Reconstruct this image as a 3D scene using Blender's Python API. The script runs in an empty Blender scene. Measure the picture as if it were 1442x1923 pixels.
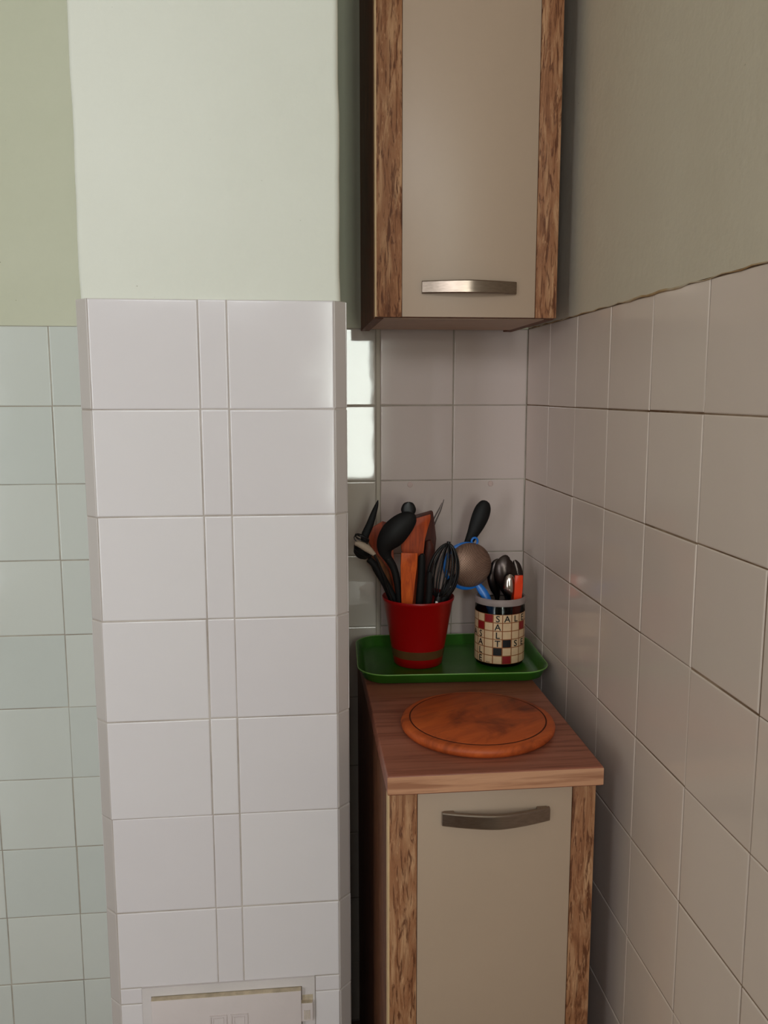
import bpy, bmesh, math, random
from mathutils import Vector, Matrix
random.seed(7)
sc = bpy.context.scene
COL = sc.collection
PI = math.pi

# ------------------------------------------------------------------ camera
cd = bpy.data.cameras.new('camera'); cam = bpy.data.objects.new('camera', cd); COL.objects.link(cam)
cd.sensor_fit = 'HORIZONTAL'; cd.sensor_width = 36.0; cd.lens = 1580.44 / 1442 * 36.0
cd.clip_start = 0.02
_fw = Vector((0.0999, 0.9852, -0.1394)).normalized()
_r = Vector((0.9949, -0.1010, -0.0009)).normalized()
_u = _r.cross(_fw).normalized(); _r = _fw.cross(_u).normalized()
cam.matrix_world = Matrix(((_r.x, _u.x, -_fw.x, -0.4591), (_r.y, _u.y, -_fw.y, -1.6743),
                           (_r.z, _u.z, -_fw.z, 1.3632), (0, 0, 0, 1)))
sc.camera = cam

# ------------------------------------------------------------------ world, daylight, exposure
w = bpy.data.worlds.new('sky'); sc.world = w; w.use_nodes = True
bg = w.node_tree.nodes['Background']; bg.inputs[0].default_value = (0.80, 0.92, 1.0, 1); bg.inputs[1].default_value = 1.0

def area(name, loc, size, power, col, direction):
    ld = bpy.data.lights.new(name, 'AREA'); ld.shape = 'RECTANGLE'; ld.size, ld.size_y = size
    ld.energy = power; ld.color = col
    o = bpy.data.objects.new(name, ld); COL.objects.link(o); o.location = loc
    o.rotation_euler = Vector(direction).to_track_quat('-Z', 'Z').to_euler()
    return o
REAR_Y = -3.2
WIN = (-3.14, -2.22, 0.25, 2.15)      # x0, x1, z0, z1 of the unseen rear window, placed and sized for its light
HIGH = (-1.35, -0.50, 1.86, 2.40)      # added unseen opening high in the rear wall, brightens the pillar front
SLIM = (-0.25, -0.008, 0.87, 2.15)     # x0, x1, z0, z1 of the slim window beside the right wall
for nm, hl, pw in (('rear_window_daylight', WIN, 54), ('slim_window_daylight', SLIM, 16), ('added_high_fill', HIGH, 18.5)):
    tint = (0.95, 1.0, 0.93) if nm.startswith('slim') else (0.945, 0.962, 1.0)
    area(nm, ((hl[0]+hl[1])/2, REAR_Y-0.16, (hl[2]+hl[3])/2), (hl[1]-hl[0]-.02, hl[3]-hl[2]-.02), pw, tint, (0, 1, 0))

vs = sc.view_settings
sc.display_settings.display_device = 'sRGB'
vs.view_transform = 'Standard'; vs.look = 'None'; vs.gamma = 1.0; vs.use_curve_mapping = False
vs.exposure = 0.12
sc.cycles.use_denoising = True
sc.cycles.max_bounces = 10; sc.cycles.diffuse_bounces = 6; sc.cycles.transparent_max_bounces = 12
sc.cycles.caustics_refractive = False; sc.cycles.caustics_reflective = False

# ------------------------------------------------------------------ materials
def lin(c):
    c = c / 255.0
    return c / 12.92 if c <= 0.04045 else ((c + 0.055) / 1.055) ** 2.4
def rgb(r, g, b): return (lin(r), lin(g), lin(b), 1)

class Nodes:
    def __init__(s, name):
        s.m = bpy.data.materials.new(name); s.m.use_nodes = True
        s.t = s.m.node_tree; s.b = s.t.nodes['Principled BSDF']
    def n(s, kind, **kw):
        nd = s.t.nodes.new(kind)
        for k, v in kw.items():
            if k.startswith('i_'):
                key = k[2:].replace('_', ' ')
                nd.inputs[key].default_value = v
            else: setattr(nd, k, v)
        return nd
    def l(s, a, b): s.t.links.new(a, b)
    def coords(s, scale=(1, 1, 1), kind='Object', rand=False):
        tc = s.n('ShaderNodeTexCoord'); mp = s.n('ShaderNodeMapping'); mp.inputs['Scale'].default_value = scale
        s.l(tc.outputs[kind], mp.inputs['Vector'])
        if rand:
            oi = s.n('ShaderNodeObjectInfo'); mu = s.n('ShaderNodeMath', operation='MULTIPLY'); mu.inputs[1].default_value = 37.0
            s.l(oi.outputs['Random'], mu.inputs[0]); s.l(mu.outputs[0], mp.inputs['Location'])
        return mp.outputs['Vector']
    def noise(s, vec, scale, detail=3, rough=.5, dist=0):
        nd = s.n('ShaderNodeTexNoise'); nd.inputs['Scale'].default_value = scale; nd.inputs['Detail'].default_value = detail
        nd.inputs['Roughness'].default_value = rough; nd.inputs['Distortion'].default_value = dist
        s.l(vec, nd.inputs['Vector']); return nd.outputs['Fac']
    def ramp(s, fac, stops):
        r = s.n('ShaderNodeValToRGB'); els = r.color_ramp.elements
        while len(els) < len(stops): els.new(0.5)
        for e, (p, c) in zip(els, stops): e.position = p; e.color = c
        s.l(fac, r.inputs['Fac']); return r.outputs['Color']
    def mix(s, fac, a, b, mode='MIX'):
        m = s.n('ShaderNodeMix', data_type='RGBA', blend_type=mode)
        if isinstance(fac, (int, float)): m.inputs[0].default_value = fac
        else: s.l(fac, m.inputs[0])
        for i, v in ((6, a), (7, b)):
            if isinstance(v, tuple): m.inputs[i].default_value = v
            else: s.l(v, m.inputs[i])
        return m.outputs[2]
    def bump(s, h, strength, dist=.001, prev=None):
        b = s.n('ShaderNodeBump'); b.inputs['Strength'].default_value = strength; b.inputs['Distance'].default_value = dist
        s.l(h, b.inputs['Height'])
        if prev is not None: s.l(prev, b.inputs['Normal'])
        s.l(b.outputs[0], s.b.inputs['Normal']); return b.outputs[0]
    def col(s, c):
        if isinstance(c, tuple): s.b.inputs['Base Color'].default_value = c
        else: s.l(c, s.b.inputs['Base Color'])
    def set(s, rough=.5, metal=0, spec=.5, coat=0):
        s.b.inputs['Roughness'].default_value = rough; s.b.inputs['Metallic'].default_value = metal
        s.b.inputs['Specular IOR Level'].default_value = spec; s.b.inputs['Coat Weight'].default_value = coat
        return s

def plain(name, c, rough=.5, metal=0, spec=.5, vary=.08, scale=25, bump=0.0, bscale=200):
    k = Nodes(name).set(rough, metal, spec)
    v = k.coords()
    f = k.noise(v, scale, 4, .55)
    dark = tuple(x * (1 - vary) for x in c[:3]) + (1,); lite = tuple(min(1, x * (1 + vary)) for x in c[:3]) + (1,)
    k.col(k.ramp(f, [(.3, dark), (.7, lite)]))
    if bump: k.bump(k.noise(v, bscale, 3), bump, .001)
    return k.m

def tile_mat(name, c, c2, rough=.10, wave=.25):
    k = Nodes(name).set(rough, 0, .55)
    v = k.coords((1, 1, 1), 'Object', True)
    oi = k.n('ShaderNodeObjectInfo')
    base = k.ramp(oi.outputs['Random'], [(0, c), (1, c2)])
    f = k.noise(v, 14, 5, .6)
    k.col(k.mix(f, base, k.mix(.05, base, (0.30, 0.25, 0.22, 1))))
    k.bump(k.noise(v, 9, 2, .4), wave, .004)
    rr = k.n('ShaderNodeMapRange'); rr.inputs['To Min'].default_value = rough * .7; rr.inputs['To Max'].default_value = rough * 1.6
    k.l(f, rr.inputs['Value']); k.l(rr.outputs[0], k.b.inputs['Roughness'])
    return k.m
M = {}
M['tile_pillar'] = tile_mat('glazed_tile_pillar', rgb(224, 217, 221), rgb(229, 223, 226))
M['tile_corner_shaded'] = tile_mat('glazed_corner_strip_shaded', rgb(194, 185, 183), rgb(202, 193, 191), rough=.16)  # shade of the angled corner faces put into a greyer glaze
M['tile_back_green_cast'] = tile_mat('glazed_tile_back_green_cast', rgb(198, 202, 197), rgb(206, 208, 202))  # same kind of tile, green cast of the light put into its colour
M['tile_niche_shaded'] = tile_mat('glazed_tile_niche_shaded', rgb(200, 184, 179), rgb(207, 191, 186), rough=.06, wave=.07)  # same tile darkened, dimness of the niche put into its colour
M['tile_strip'] = tile_mat('glazed_tile_strip', rgb(192, 182, 172), rgb(199, 190, 180), rough=.03, wave=.13)
M['tile_right'] = tile_mat('glazed_tile_right', rgb(229, 212, 203), rgb(234, 218, 209), rough=.13)

M['filler'] = plain('matt_filler_strip', rgb(190, 180, 166), .6, 0, .3, .05, 20)
def grout(name, a, b):
    k = Nodes(name).set(.9, 0, .2); v = k.coords()
    k.col(k.ramp(k.noise(v, 7, 6, .65), [(.35, a), (.62, b)])); k.bump(k.noise(v, 300, 3), .4, .001); return k.m
M['grout_pillar'] = grout('grout_light', rgb(162, 150, 142), rgb(198, 188, 182))
M['grout_back'] = grout('grout_grey', rgb(140, 128, 116), rgb(180, 172, 160))
M['grout_right'] = grout('grout_tan', rgb(104, 76, 56), rgb(160, 138, 118))

def plaster(name, a, b, spots=True):
    k = Nodes(name).set(.75, 0, .25); v = k.coords()
    base = k.ramp(k.noise(v, 2.2, 5, .6), [(.3, a), (.7, b)])
    sp = k.ramp(k.noise(v, 130, 2, .5), [(.77, (0, 0, 0, 1)), (.80, (1, 1, 1, 1))])
    k.col(k.mix(sp, base, (a[0]*.6, a[1]*.57, a[2]*.5, 1)) if spots else base)
    p = k.bump(k.noise(v, 90, 5, .6), .35, .0015)
    k.bump(k.noise(v, 8, 3, .5), .35, .006, p)
    return k.m
M['plaster_pillar'] = plaster('plaster_white', rgb(224, 224, 214), rgb(230, 230, 221))
M['plaster_back'] = plaster('plaster_green_white', rgb(194, 194, 173), rgb(202, 201, 182))
M['plaster_right'] = plaster('plaster_warm_white', rgb(206, 194, 176), rgb(214, 203, 186))

def rustic(name, a, b, c, bmp=.5, amt=1.0):
    """vertical (z) grained rustic laminate: bark-like short dark strokes over broad patches"""
    k = Nodes(name).set(.58, 0, .3)
    n1 = k.noise(k.coords((34, 34, 5)), 1.5, 6, .65, 1.6)
    n2 = k.noise(k.coords((170, 170, 26)), 1.7, 3, .6, .9)
    n3 = k.noise(k.coords((16, 16, 3.2)), 2.0, 3, .5, 1.2)
    n4 = k.noise(k.coords((90, 90, 11)), 1.6, 4, .6, 1.4)
    base = k.ramp(n1, [(.34, c), (.46, b), (.60, a)])
    patch = k.mix(k.ramp(n3, [(.40, (.85, .85, .85, 1)), (.56, (0, 0, 0, 1))]), base, b)
    st = k.mix(k.ramp(n4, [(.38, (.9*amt, .9*amt, .9*amt, 1)), (.47, (0, 0, 0, 1))]), patch, c)
    st2 = k.mix(k.ramp(n2, [(.60, (0, 0, 0, 1)), (.70, (.55*amt, .55*amt, .55*amt, 1))]), st, tuple(min(1, x*1.25) for x in a[:3])+(1,))
    k.col(st2)
    p = k.bump(n2, bmp, .0012); k.bump(n4, bmp, .0012, p)
    return k.m
M['oak_front'] = rustic('rustic_oak_front', rgb(186, 142, 106), rgb(150, 100, 68), rgb(94, 52, 30), bmp=.8)
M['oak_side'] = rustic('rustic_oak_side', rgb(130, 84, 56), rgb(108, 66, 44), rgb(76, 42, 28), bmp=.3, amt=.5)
def worktop_mat(name, a, b, c):
    k = Nodes(name).set(.42, 0, .4)
    v = k.coords((3.0, 70, 70)); v2 = k.coords((2.0, 16, 16))
    n1 = k.noise(v, 1.5, 5, .6, .6); n2 = k.noise(v2, 1.4, 4, .55, 1.2)
    base = k.ramp(n2, [(.3, b), (.65, a)])
    k.col(k.mix(k.ramp(n1, [(.34, (.8, .8, .8, 1)), (.52, (0, 0, 0, 1))]), base, c))
    k.bump(n1, .15, .0006); return k.m
M['worktop'] = worktop_mat('worktop_laminate', rgb(158, 98, 78), rgb(142, 84, 64), rgb(112, 60, 44))
M['cream'] = plain('cream_lacquer', rgb(177, 154, 135), .38, 0, .4, .015, 6, .04, 400)
M['under_board'] = plain('brown_underside_board', rgb(176, 146, 124), .5, 0, .35, .05, 30)
M['edge_band'] = plain('pale_oak_edge_band', rgb(206, 174, 134), .5, 0, .35, .08, 40)
M['front_band'] = worktop_mat('worktop_front_band', rgb(206, 156, 124), rgb(186, 134, 102), rgb(150, 98, 72))
M['dark_board'] = plain('dark_chipboard', rgb(62, 40, 28), .8, 0, .2, .2, 40)

def brushed(name, c, rough=.3, sc_=(4, 200, 200)):
    k = Nodes(name).set(rough, 1.0, .5); v = k.coords(sc_)
    n1 = k.noise(v, 2, 3)
    k.col(k.ramp(n1, [(.3, tuple(x*.8 for x in c[:3])+(1,)), (.7, c)]))
    k.bump(n1, .08, .0005)
    return k.m
M['nickel'] = brushed('brushed_nickel', rgb(158, 142, 130), .30)
M['steel'] = brushed('polished_steel', rgb(196, 186, 178), .17, (60, 60, 4))
M['dark_steel'] = brushed('tarnished_steel', rgb(78, 69, 66), .28, (60, 60, 4))
M['black_plastic'] = plain('black_nylon', rgb(16, 15, 16), .6, 0, .3, .2, 60)
M['black_gloss'] = plain('black_gloss_plastic', rgb(14, 13, 14), .42, 0, .4, .2, 60)
M['red_plastic'] = plain('red_pot_plastic', rgb(156, 6, 8), .33, 0, .4, .05, 10)
M['olive_band'] = plain('olive_band', rgb(92, 62, 34), .35, 0, .4, .15, 40)
M['tray_lip_highlight'] = plain('green_tray_rim_highlight', rgb(112, 158, 78), .3, 0, .45, .1, 30)  # highlight along the rim painted in as a paler green
M['green_plastic'] = plain('green_tray_plastic', rgb(42, 98, 24), .32, 0, .45, .06, 9)
M['blue_plastic'] = plain('blue_plastic', rgb(20, 108, 196), .3, 0, .5, .06, 20)
M['orange_plastic'] = plain('orange_red_plastic', rgb(228, 62, 20), .38, 0, .45, .05, 20)
M['pale_wood'] = plain('pale_horn', rgb(176, 158, 140), .5, 0, .4, .15, 70)
M['white_paint'] = plain('white_metal_rivet', rgb(225, 225, 222), .3, 0, .5, .03, 50)
M['door_paint'] = plain('cream_soot_door_paint', rgb(214, 202, 202), .5, 0, .35, .03, 12, .3, 120)
M['frame_paint'] = plain('painted_mortar', rgb(214, 206, 206), .6, 0, .3, .04, 14, .5, 90)
M['rust'] = plain('dirty_beige_edge', rgb(196, 180, 158), .8, 0, .2, .22, 60, .4, 300)
M['brass'] = plain('dark_joint', rgb(84, 60, 36), .9, 0, .1, .3, 60)
M['caulk'] = None
def wood(name, a, b, c, scale=(30, 30, 4), rough=.5):
    k = Nodes(name).set(rough, 0, .35); v = k.coords(scale)
    n1 = k.noise(v, 1.5, 5, .6, 1.2)
    k.col(k.ramp(n1, [(.3, c), (.5, b), (.7, a)])); k.bump(n1, .15, .0006); return k.m
M['orange_wood'] = wood('orange_beech', rgb(222, 104, 34), rgb(204, 86, 26), rgb(160, 60, 18), (60, 60, 5))
M['dark_orange_wood'] = wood('worn_orange_beech', rgb(196, 80, 26), rgb(170, 66, 22), rgb(112, 42, 18), (50, 50, 5))
M['red_wood'] = wood('dark_reddish_wood', rgb(92, 44, 30), rgb(72, 32, 24), rgb(46, 20, 16), (60, 60, 5))
M['brown_wood'] = wood('brown_olive_wood', rgb(134, 84, 50), rgb(106, 62, 36), rgb(70, 40, 24), (60, 60, 5))
def board_mat():
    k = Nodes('oiled_beech_board').set(.5, 0, .35)
    v = k.coords((4, 26, 26)); v2 = k.coords((5, 9, 9))
    n1 = k.noise(v, 1.4, 5, .6, 1.4); n2 = k.noise(v2, 1.3, 4, .6, 1.0)
    base = k.ramp(n1, [(.3, rgb(164, 72, 32)), (.6, rgb(190, 88, 38)), (.8, rgb(200, 102, 48))])
    k.col(k.mix(k.ramp(n2, [(.32, (.95, .95, .95, 1)), (.50, (0, 0, 0, 1))]), base, rgb(96, 40, 20)))
    k.bump(n1, .12, .0008); return k.m
M['board'] = board_mat()
M['groove'] = plain('board_groove', rgb(74, 34, 20), .7, 0, .2, .2, 40)
def caulk():
    k = Nodes('stained_caulk').set(.8, 0, .2); v = k.coords((1, 3, 1))
    k.col(k.ramp(k.noise(v, 2.2, 4, .6), [(.42, rgb(204, 192, 174)), (.56, rgb(186, 156, 118)), (.70, rgb(150, 114, 76))]))
    k.bump(k.noise(k.coords(), 200, 3), .5, .001); return k.m
M['caulk'] = caulk()
def glass_mat(name, tint, rough=0.0, mixf=.12, top=.7):
    k = Nodes(name); t = k.t
    tr = k.n('ShaderNodeBsdfTransparent'); tr.inputs[0].default_value = tint
    gl = k.n('ShaderNodeBsdfGlossy'); gl.inputs['Roughness'].default_value = rough
    lw = k.n('ShaderNodeLayerWeight'); lw.inputs['Blend'].default_value = .35
    mr = k.n('ShaderNodeMapRange'); mr.inputs['To Min'].default_value = mixf * .5; mr.inputs['To Max'].default_value = top
    k.l(lw.outputs['Fresnel'], mr.inputs['Value'])
    mx = k.n('ShaderNodeMixShader'); k.l(mr.outputs[0], mx.inputs[0]); k.l(tr.outputs[0], mx.inputs[1]); k.l(gl.outputs[0], mx.inputs[2])
    k.l(mx.outputs[0], t.nodes['Material Output'].inputs['Surface']); return k.m
M['jar_glass'] = glass_mat('jar_glass', (.50, .50, .49, 1), .08, .02, .16)
M['window_glass'] = glass_mat('window_glass', (.97, .98, .97, 1), .0, .06)
def frosted():
    k = Nodes('frosted_glass_lip').set(.55, 0, .5); v = k.coords()
    k.col(k.ramp(k.noise(v, 30, 3), [(.3, rgb(150, 132, 128)), (.7, rgb(176, 160, 156))]))
    k.b.inputs['Alpha'].default_value = .72; return k.m
M['frosted'] = frosted()
M['label_cream'] = plain('label_cream_print', rgb(208, 176, 140), .5, 0, .35, .06, 90)
M['label_red'] = plain('label_red_print', rgb(134, 22, 26), .5, 0, .35, .06, 90)
M['label_black'] = plain('label_black_print', rgb(20, 18, 20), .5, 0, .35, .06, 90)
M['label_line'] = plain('label_brown_line_print', rgb(140, 84, 48), .5, 0, .3, .1, 90)
def mesh_mat():
    k = Nodes('woven_steel_gauze').set(.5, .6, .4)
    v = k.coords((420, 420, 420)); w1 = k.n('ShaderNodeTexChecker'); w1.inputs['Scale'].default_value = 1.0
    k.l(v, w1.inputs['Vector'])
    n = k.noise(k.coords(), 16, 3)
    base = k.ramp(n, [(.3, rgb(126, 96, 82)), (.7, rgb(168, 136, 118))])
    k.col(k.mix(w1.outputs['Fac'], base, k.mix(.35, base, (0, 0, 0, 1))))
    k.bump(w1.outputs['Fac'], .5, .0008); return k.m
M['gauze'] = mesh_mat()
M['ceiling'] = plaster('ceiling_white', rgb(226, 226, 220), rgb(232, 232, 226), False)
M['floor_tile'] = tile_mat('floor_brown_tile', rgb(120, 92, 74), rgb(132, 102, 82), .25)
M['pvc'] = plain('white_pvc', rgb(232, 232, 230), .3, 0, .5, .01, 10)
M['mark'] = plain('faint_glue_mark', rgb(196, 172, 166), .6, 0, .3, .1, 100)

# ------------------------------------------------------------------ mesh helpers
def link(name, me, mat=None, parent=None, smooth=False):
    o = bpy.data.objects.new(name, me); COL.objects.link(o)
    if mat is not None and not me.materials: me.materials.append(mat)
    if parent is not None: o.parent = parent
    if smooth: me.polygons.foreach_set('use_smooth', [True] * len(me.polygons))
    return o
def from_bm(name, bm, mat=None, parent=None, smooth=False, autos=None):
    bmesh.ops.recalc_face_normals(bm, faces=bm.faces)
    if autos is not None:
        for f in bm.faces: f.smooth = True
        for e in bm.edges:
            if len(e.link_faces) == 2 and e.calc_face_angle() > autos: e.smooth = False
    me = bpy.data.meshes.new(name); bm.to_mesh(me); bm.free()
    return link(name, me, mat, parent, smooth)
def box(bm, x0, x1, y0, y1, z0, z1, bev=0, seg=2):
    r = bmesh.ops.create_cube(bm, size=1)
    for v in r['verts']:
        v.co = Vector(((x0+x1)/2 + v.co.x*(x1-x0), (y0+y1)/2 + v.co.y*(y1-y0), (z0+z1)/2 + v.co.z*(z1-z0)))
    if bev:
        es = {e for v in r['verts'] for e in v.link_edges}
        bmesh.ops.bevel(bm, geom=list(es), offset=bev, segments=seg, affect='EDGES', profile=.5)
def boxo(name, x0, x1, y0, y1, z0, z1, mat, parent=None, bev=0, seg=2):
    bm = bmesh.new(); box(bm, x0, x1, y0, y1, z0, z1, bev, seg); return from_bm(name, bm, mat, parent, autos=.6 if bev else None)
def prism(bm, pts, z0, z1):
    a = [bm.verts.new((x, y, z0)) for x, y in pts]; b = [bm.verts.new((x, y, z1)) for x, y in pts]
    n = len(pts); bm.faces.new(a[::-1]); bm.faces.new(b)
    for i in range(n): bm.faces.new((a[i], a[(i+1) % n], b[(i+1) % n], b[i]))
def lathe(bm, prof, seg=48, cx=0, cy=0, closed=False):
    rings = []
    for r, z in prof:
        if r < 1e-6: rings.append([bm.verts.new((cx, cy, z))])
        else: rings.append([bm.verts.new((cx + r*math.cos(2*PI*i/seg), cy + r*math.sin(2*PI*i/seg), z)) for i in range(seg)])
    pairs = list(zip(rings, rings[1:]))
    if closed: pairs.append((rings[-1], rings[0]))
    for a, b in pairs:
        for i in range(seg):
            j = (i+1) % seg
            if len(a) == 1 and len(b) == 1: continue
            if len(a) == 1: bm.faces.new((a[0], b[j], b[i]))
            elif len(b) == 1: bm.faces.new((a[i], a[j], b[0]))
            else: bm.faces.new((a[i], a[j], b[j], b[i]))
def tube(bm, pts, rad, seg=8, closed=False):
    pts = [Vector(p) for p in pts]; n = len(pts); rings = []
    up = None
    for i, p in enumerate(pts):
        if closed: t = (pts[(i+1) % n] - pts[i-1]).normalized()
        else: t = (pts[min(i+1, n-1)] - pts[max(i-1, 0)]).normalized()
        if up is None:
            up = Vector((0, 0, 1)) if abs(t.z) < .9 else Vector((1, 0, 0))
        s = t.cross(up).normalized(); up = s.cross(t).normalized()
        r = rad[i] if isinstance(rad, (list, tuple)) else rad
        rings.append([bm.verts.new(p + s*r*math.cos(2*PI*k/seg) + up*r*math.sin(2*PI*k/seg)) for k in range(seg)])
    for i in range(n if closed else n-1):
        a, b = rings[i], rings[(i+1) % n]
        for k in range(seg): bm.faces.new((a[k], a[(k+1) % seg], b[(k+1) % seg], b[k]))
    if not closed: bm.faces.new(rings[0][::-1]); bm.faces.new(rings[-1])
def resample(pts, k=4):
    """Catmull-Rom through (x,y,z,halfwidth) points"""
    P = [Vector(p) for p in pts]; out = []
    for i in range(len(P)-1):
        p0 = P[max(i-1, 0)]; p1 = P[i]; p2 = P[i+1]; p3 = P[min(i+2, len(P)-1)]
        for j in range(k):
            t = j / k
            q = .5*((2*p1) + (p2-p0)*t + (2*p0-5*p1+4*p2-p3)*t*t + (3*p1-p0-3*p2+p3)*t*t*t)
            q[3] = max(q[3], min(p1[3], p2[3]) * .9); out.append(q)
    out.append(P[-1]); return out
def V4(pts): return [Vector((a, b, c, d)) for a, b, c, d in pts]
def loft(bm, pts, thick, facing=(0, -1, .12), cup=0.0, cupf=None, seg=14, k=4, minr=True):
    """solid of elliptic sections along a path; cup dishes the broad part (spoon bowls)"""
    R = resample(V4(pts), k); n = len(R); rings = []; F = Vector(facing).normalized()
    wmax = max(p[3] for p in R)
    for i, p in enumerate(R):
        a = R[max(i-1, 0)].to_3d(); b = R[min(i+1, n-1)].to_3d(); t = (b-a).normalized()
        s = t.cross(F).normalized(); nn = s.cross(t).normalized()
        hw = p[3]; th = thick(i/(n-1), hw) if callable(thick) else min(thick, hw)
        c = cup * (hw/wmax)**2 if (cupf is None or i/(n-1) < cupf) else 0
        ring = []
        for q in range(seg):
            an = 2*PI*q/seg; sx = math.cos(an)
            ring.append(bm.verts.new(p.to_3d() + s*hw*sx + nn*(th*math.sin(an) + c*(1-sx*sx))))
        rings.append(ring)
    for a, b in zip(rings, rings[1:]):
        for q in range(seg): bm.faces.new((a[q], a[(q+1) % seg], b[(q+1) % seg], b[q]))
    bm.faces.new(rings[0][::-1]); bm.faces.new(rings[-1])
def plate(bm, pts, th, facing=(0, -1, .1), bev=.001):
    F = Vector(facing).normalized() * th
    a = [bm.verts.new(Vector(p[:3]) + F/2) for p in pts]; b = [bm.verts.new(Vector(p[:3]) - F/2) for p in pts]
    n = len(pts); bm.faces.new(a); bm.faces.new(b[::-1])
    for i in range(n): bm.faces.new((a[i], b[i], b[(i+1) % n], a[(i+1) % n]))
    if bev:
        es = [e for e in bm.edges]
        bmesh.ops.bevel(bm, geom=es, offset=bev, segments=2, affect='EDGES', profile=.5, clamp_overlap=True)
def thing(name, label, cat, loc=(0, 0, 0), group=None):
    o = bpy.data.objects.new(name, None); COL.objects.link(o); o.location = loc; o.empty_display_size = .05
    o['label'] = label; o['category'] = cat
    if group: o['group'] = group
    bpy.context.view_layer.update()
    return o
def tag(o, label, cat, group=None):
    o['label'] = label; o['category'] = cat
    if group: o['group'] = group
    return o
def keep(o, parent):                      # parent an object built in world coordinates
    o.parent = parent; o.matrix_parent_inverse = Matrix.Translation(-Vector(parent.location)); return o
def part(name, bm, mat, parent, **kw):
    o = from_bm(name, bm, mat, None, **kw)
    root = parent
    inv = Matrix.Translation(-Vector(world_loc(root)))
    o.parent = parent; o.matrix_parent_inverse = inv
    return o
def world_loc(o):
    v = Vector(o.location)
    if o.parent: v = v + world_loc(o.parent) + Vector(o.matrix_parent_inverse.translation)
    return v
def struct(name, bm, mat, autos=None):
    o = from_bm(name, bm, mat, autos=autos); o['kind'] = 'structure'; return o

# ------------------------------------------------------------------ tiles
TT = .006
_tile_cache = {}
def tile_mesh(w_, h_, mat):
    key = (round(w_, 4), round(h_, 4), mat.name)
    if key in _tile_cache: return _tile_cache[key]
    rings = [(0, -TT), (0, -.0010), (.0005, -.00025), (.0022, 0)]
    vs_, fs, ns = [], [], []
    for ins, z in rings:
        x, y = w_/2 - ins, h_/2 - ins
        for sx, sy in ((-1, -1), (1, -1), (1, 1), (-1, 1)):
            vs_.append((sx*x, sy*y, z))
            tilt = {0: 1.0, 1: .95, 2: .45, 3: .0}[rings.index((ins, z))]
            ns.append(Vector((sx*tilt, sy*tilt, 1.0 - tilt*.8)).normalized())
    for r in range(3):
        for i in range(4):
            j = (i+1) % 4
            fs.append((r*4+i, r*4+j, (r+1)*4+j, (r+1)*4+i))
    fs.append((12, 13, 14, 15))
    me = bpy.data.meshes.new('tile'); me.from_pydata(vs_, [], fs); me.update()
    me.polygons.foreach_set('use_smooth', [True]*len(me.polygons))
    loopn = []
    sides = [Vector((0, -1, 0)), Vector((1, 0, 0)), Vector((0, 1, 0)), Vector((-1, 0, 0))]
    for p in me.polygons:
        for li in p.loop_indices:
            vi = me.loops[li].vertex_index; ring = vi // 4
            if p.index == 12: loopn.append((0, 0, 1)); continue
            s = sides[p.index % 4]; t = {0: 1.0, 1: .7, 2: .28, 3: 0}[ring]
            if p.index // 4 == 0: t = 1
            nv = (s*math.sin(t*PI/2) + Vector((0, 0, 1))*math.cos(t*PI/2)).normalized(); loopn.append(tuple(nv))
    me.normals_split_custom_set(loopn)
    me.materials.append(mat); _tile_cache[key] = me; return me
JOINT = .0018
def tiles(parent, origin, U, N, cols, rows, mat, single, tilt=.0022):
    """origin: point on the face plane at u=0,z=0. cols / rows: edge lists. single(u, z) -> own object"""
    U = Vector(U).normalized(); Vv = Vector((0, 0, 1)); N = Vector(N).normalized()
    rest = bmesh.new(); nrest = 0
    for (u0, u1) in cols:
        for (z0, z1) in rows:
            w_, h_ = u1-u0-JOINT, z1-z0-JOINT
            if w_ < .003 or h_ < .003: continue
            cu, cz = (u0+u1)/2, (z0+z1)/2
            a, b = random.gauss(0, tilt), random.gauss(0, tilt)
            if w_ < .06: a *= 1.5
            base = Matrix((( U.x, Vv.x, N.x), (U.y, Vv.y, N.y), (U.z, Vv.z, N.z))).to_4x4()
            mt = Matrix.Translation(Vector(origin) + U*(cu+random.gauss(0, .0003)) + Vv*(cz+random.gauss(0, .0003)) + N*random.uniform(-.0002, .0003)) @ base @ Matrix.Rotation(a, 4, 'Y') @ Matrix.Rotation(b, 4, 'X')
            me = tile_mesh(w_, h_, mat)
            if single(cu, cz):
                o = bpy.data.objects.new('tile', me); COL.objects.link(o); o.matrix_world = mt
                if parent is not None: o.parent = parent
            else:
                nv = len(rest.verts); rest.from_mesh(me)
                rest.verts.ensure_lookup_table()
                bmesh.ops.transform(rest, matrix=mt, verts=rest.verts[nv:]); nrest += 1
    if nrest:
        o = from_bm('far_tiles', rest, mat, parent); o['kind'] = 'stuff'
    else: rest.free()

H = 1.49                              # top of the tiling
GD = .0012                            # joint depth
def rows_from(top, pitch, n):
    out = []; z = top
    while z > 0.003 and n > 0:
        out.append((max(z-pitch, 0), z)); z -= pitch; n -= 1
    return out
back_rows = rows_from(H, .15, 10)
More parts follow.
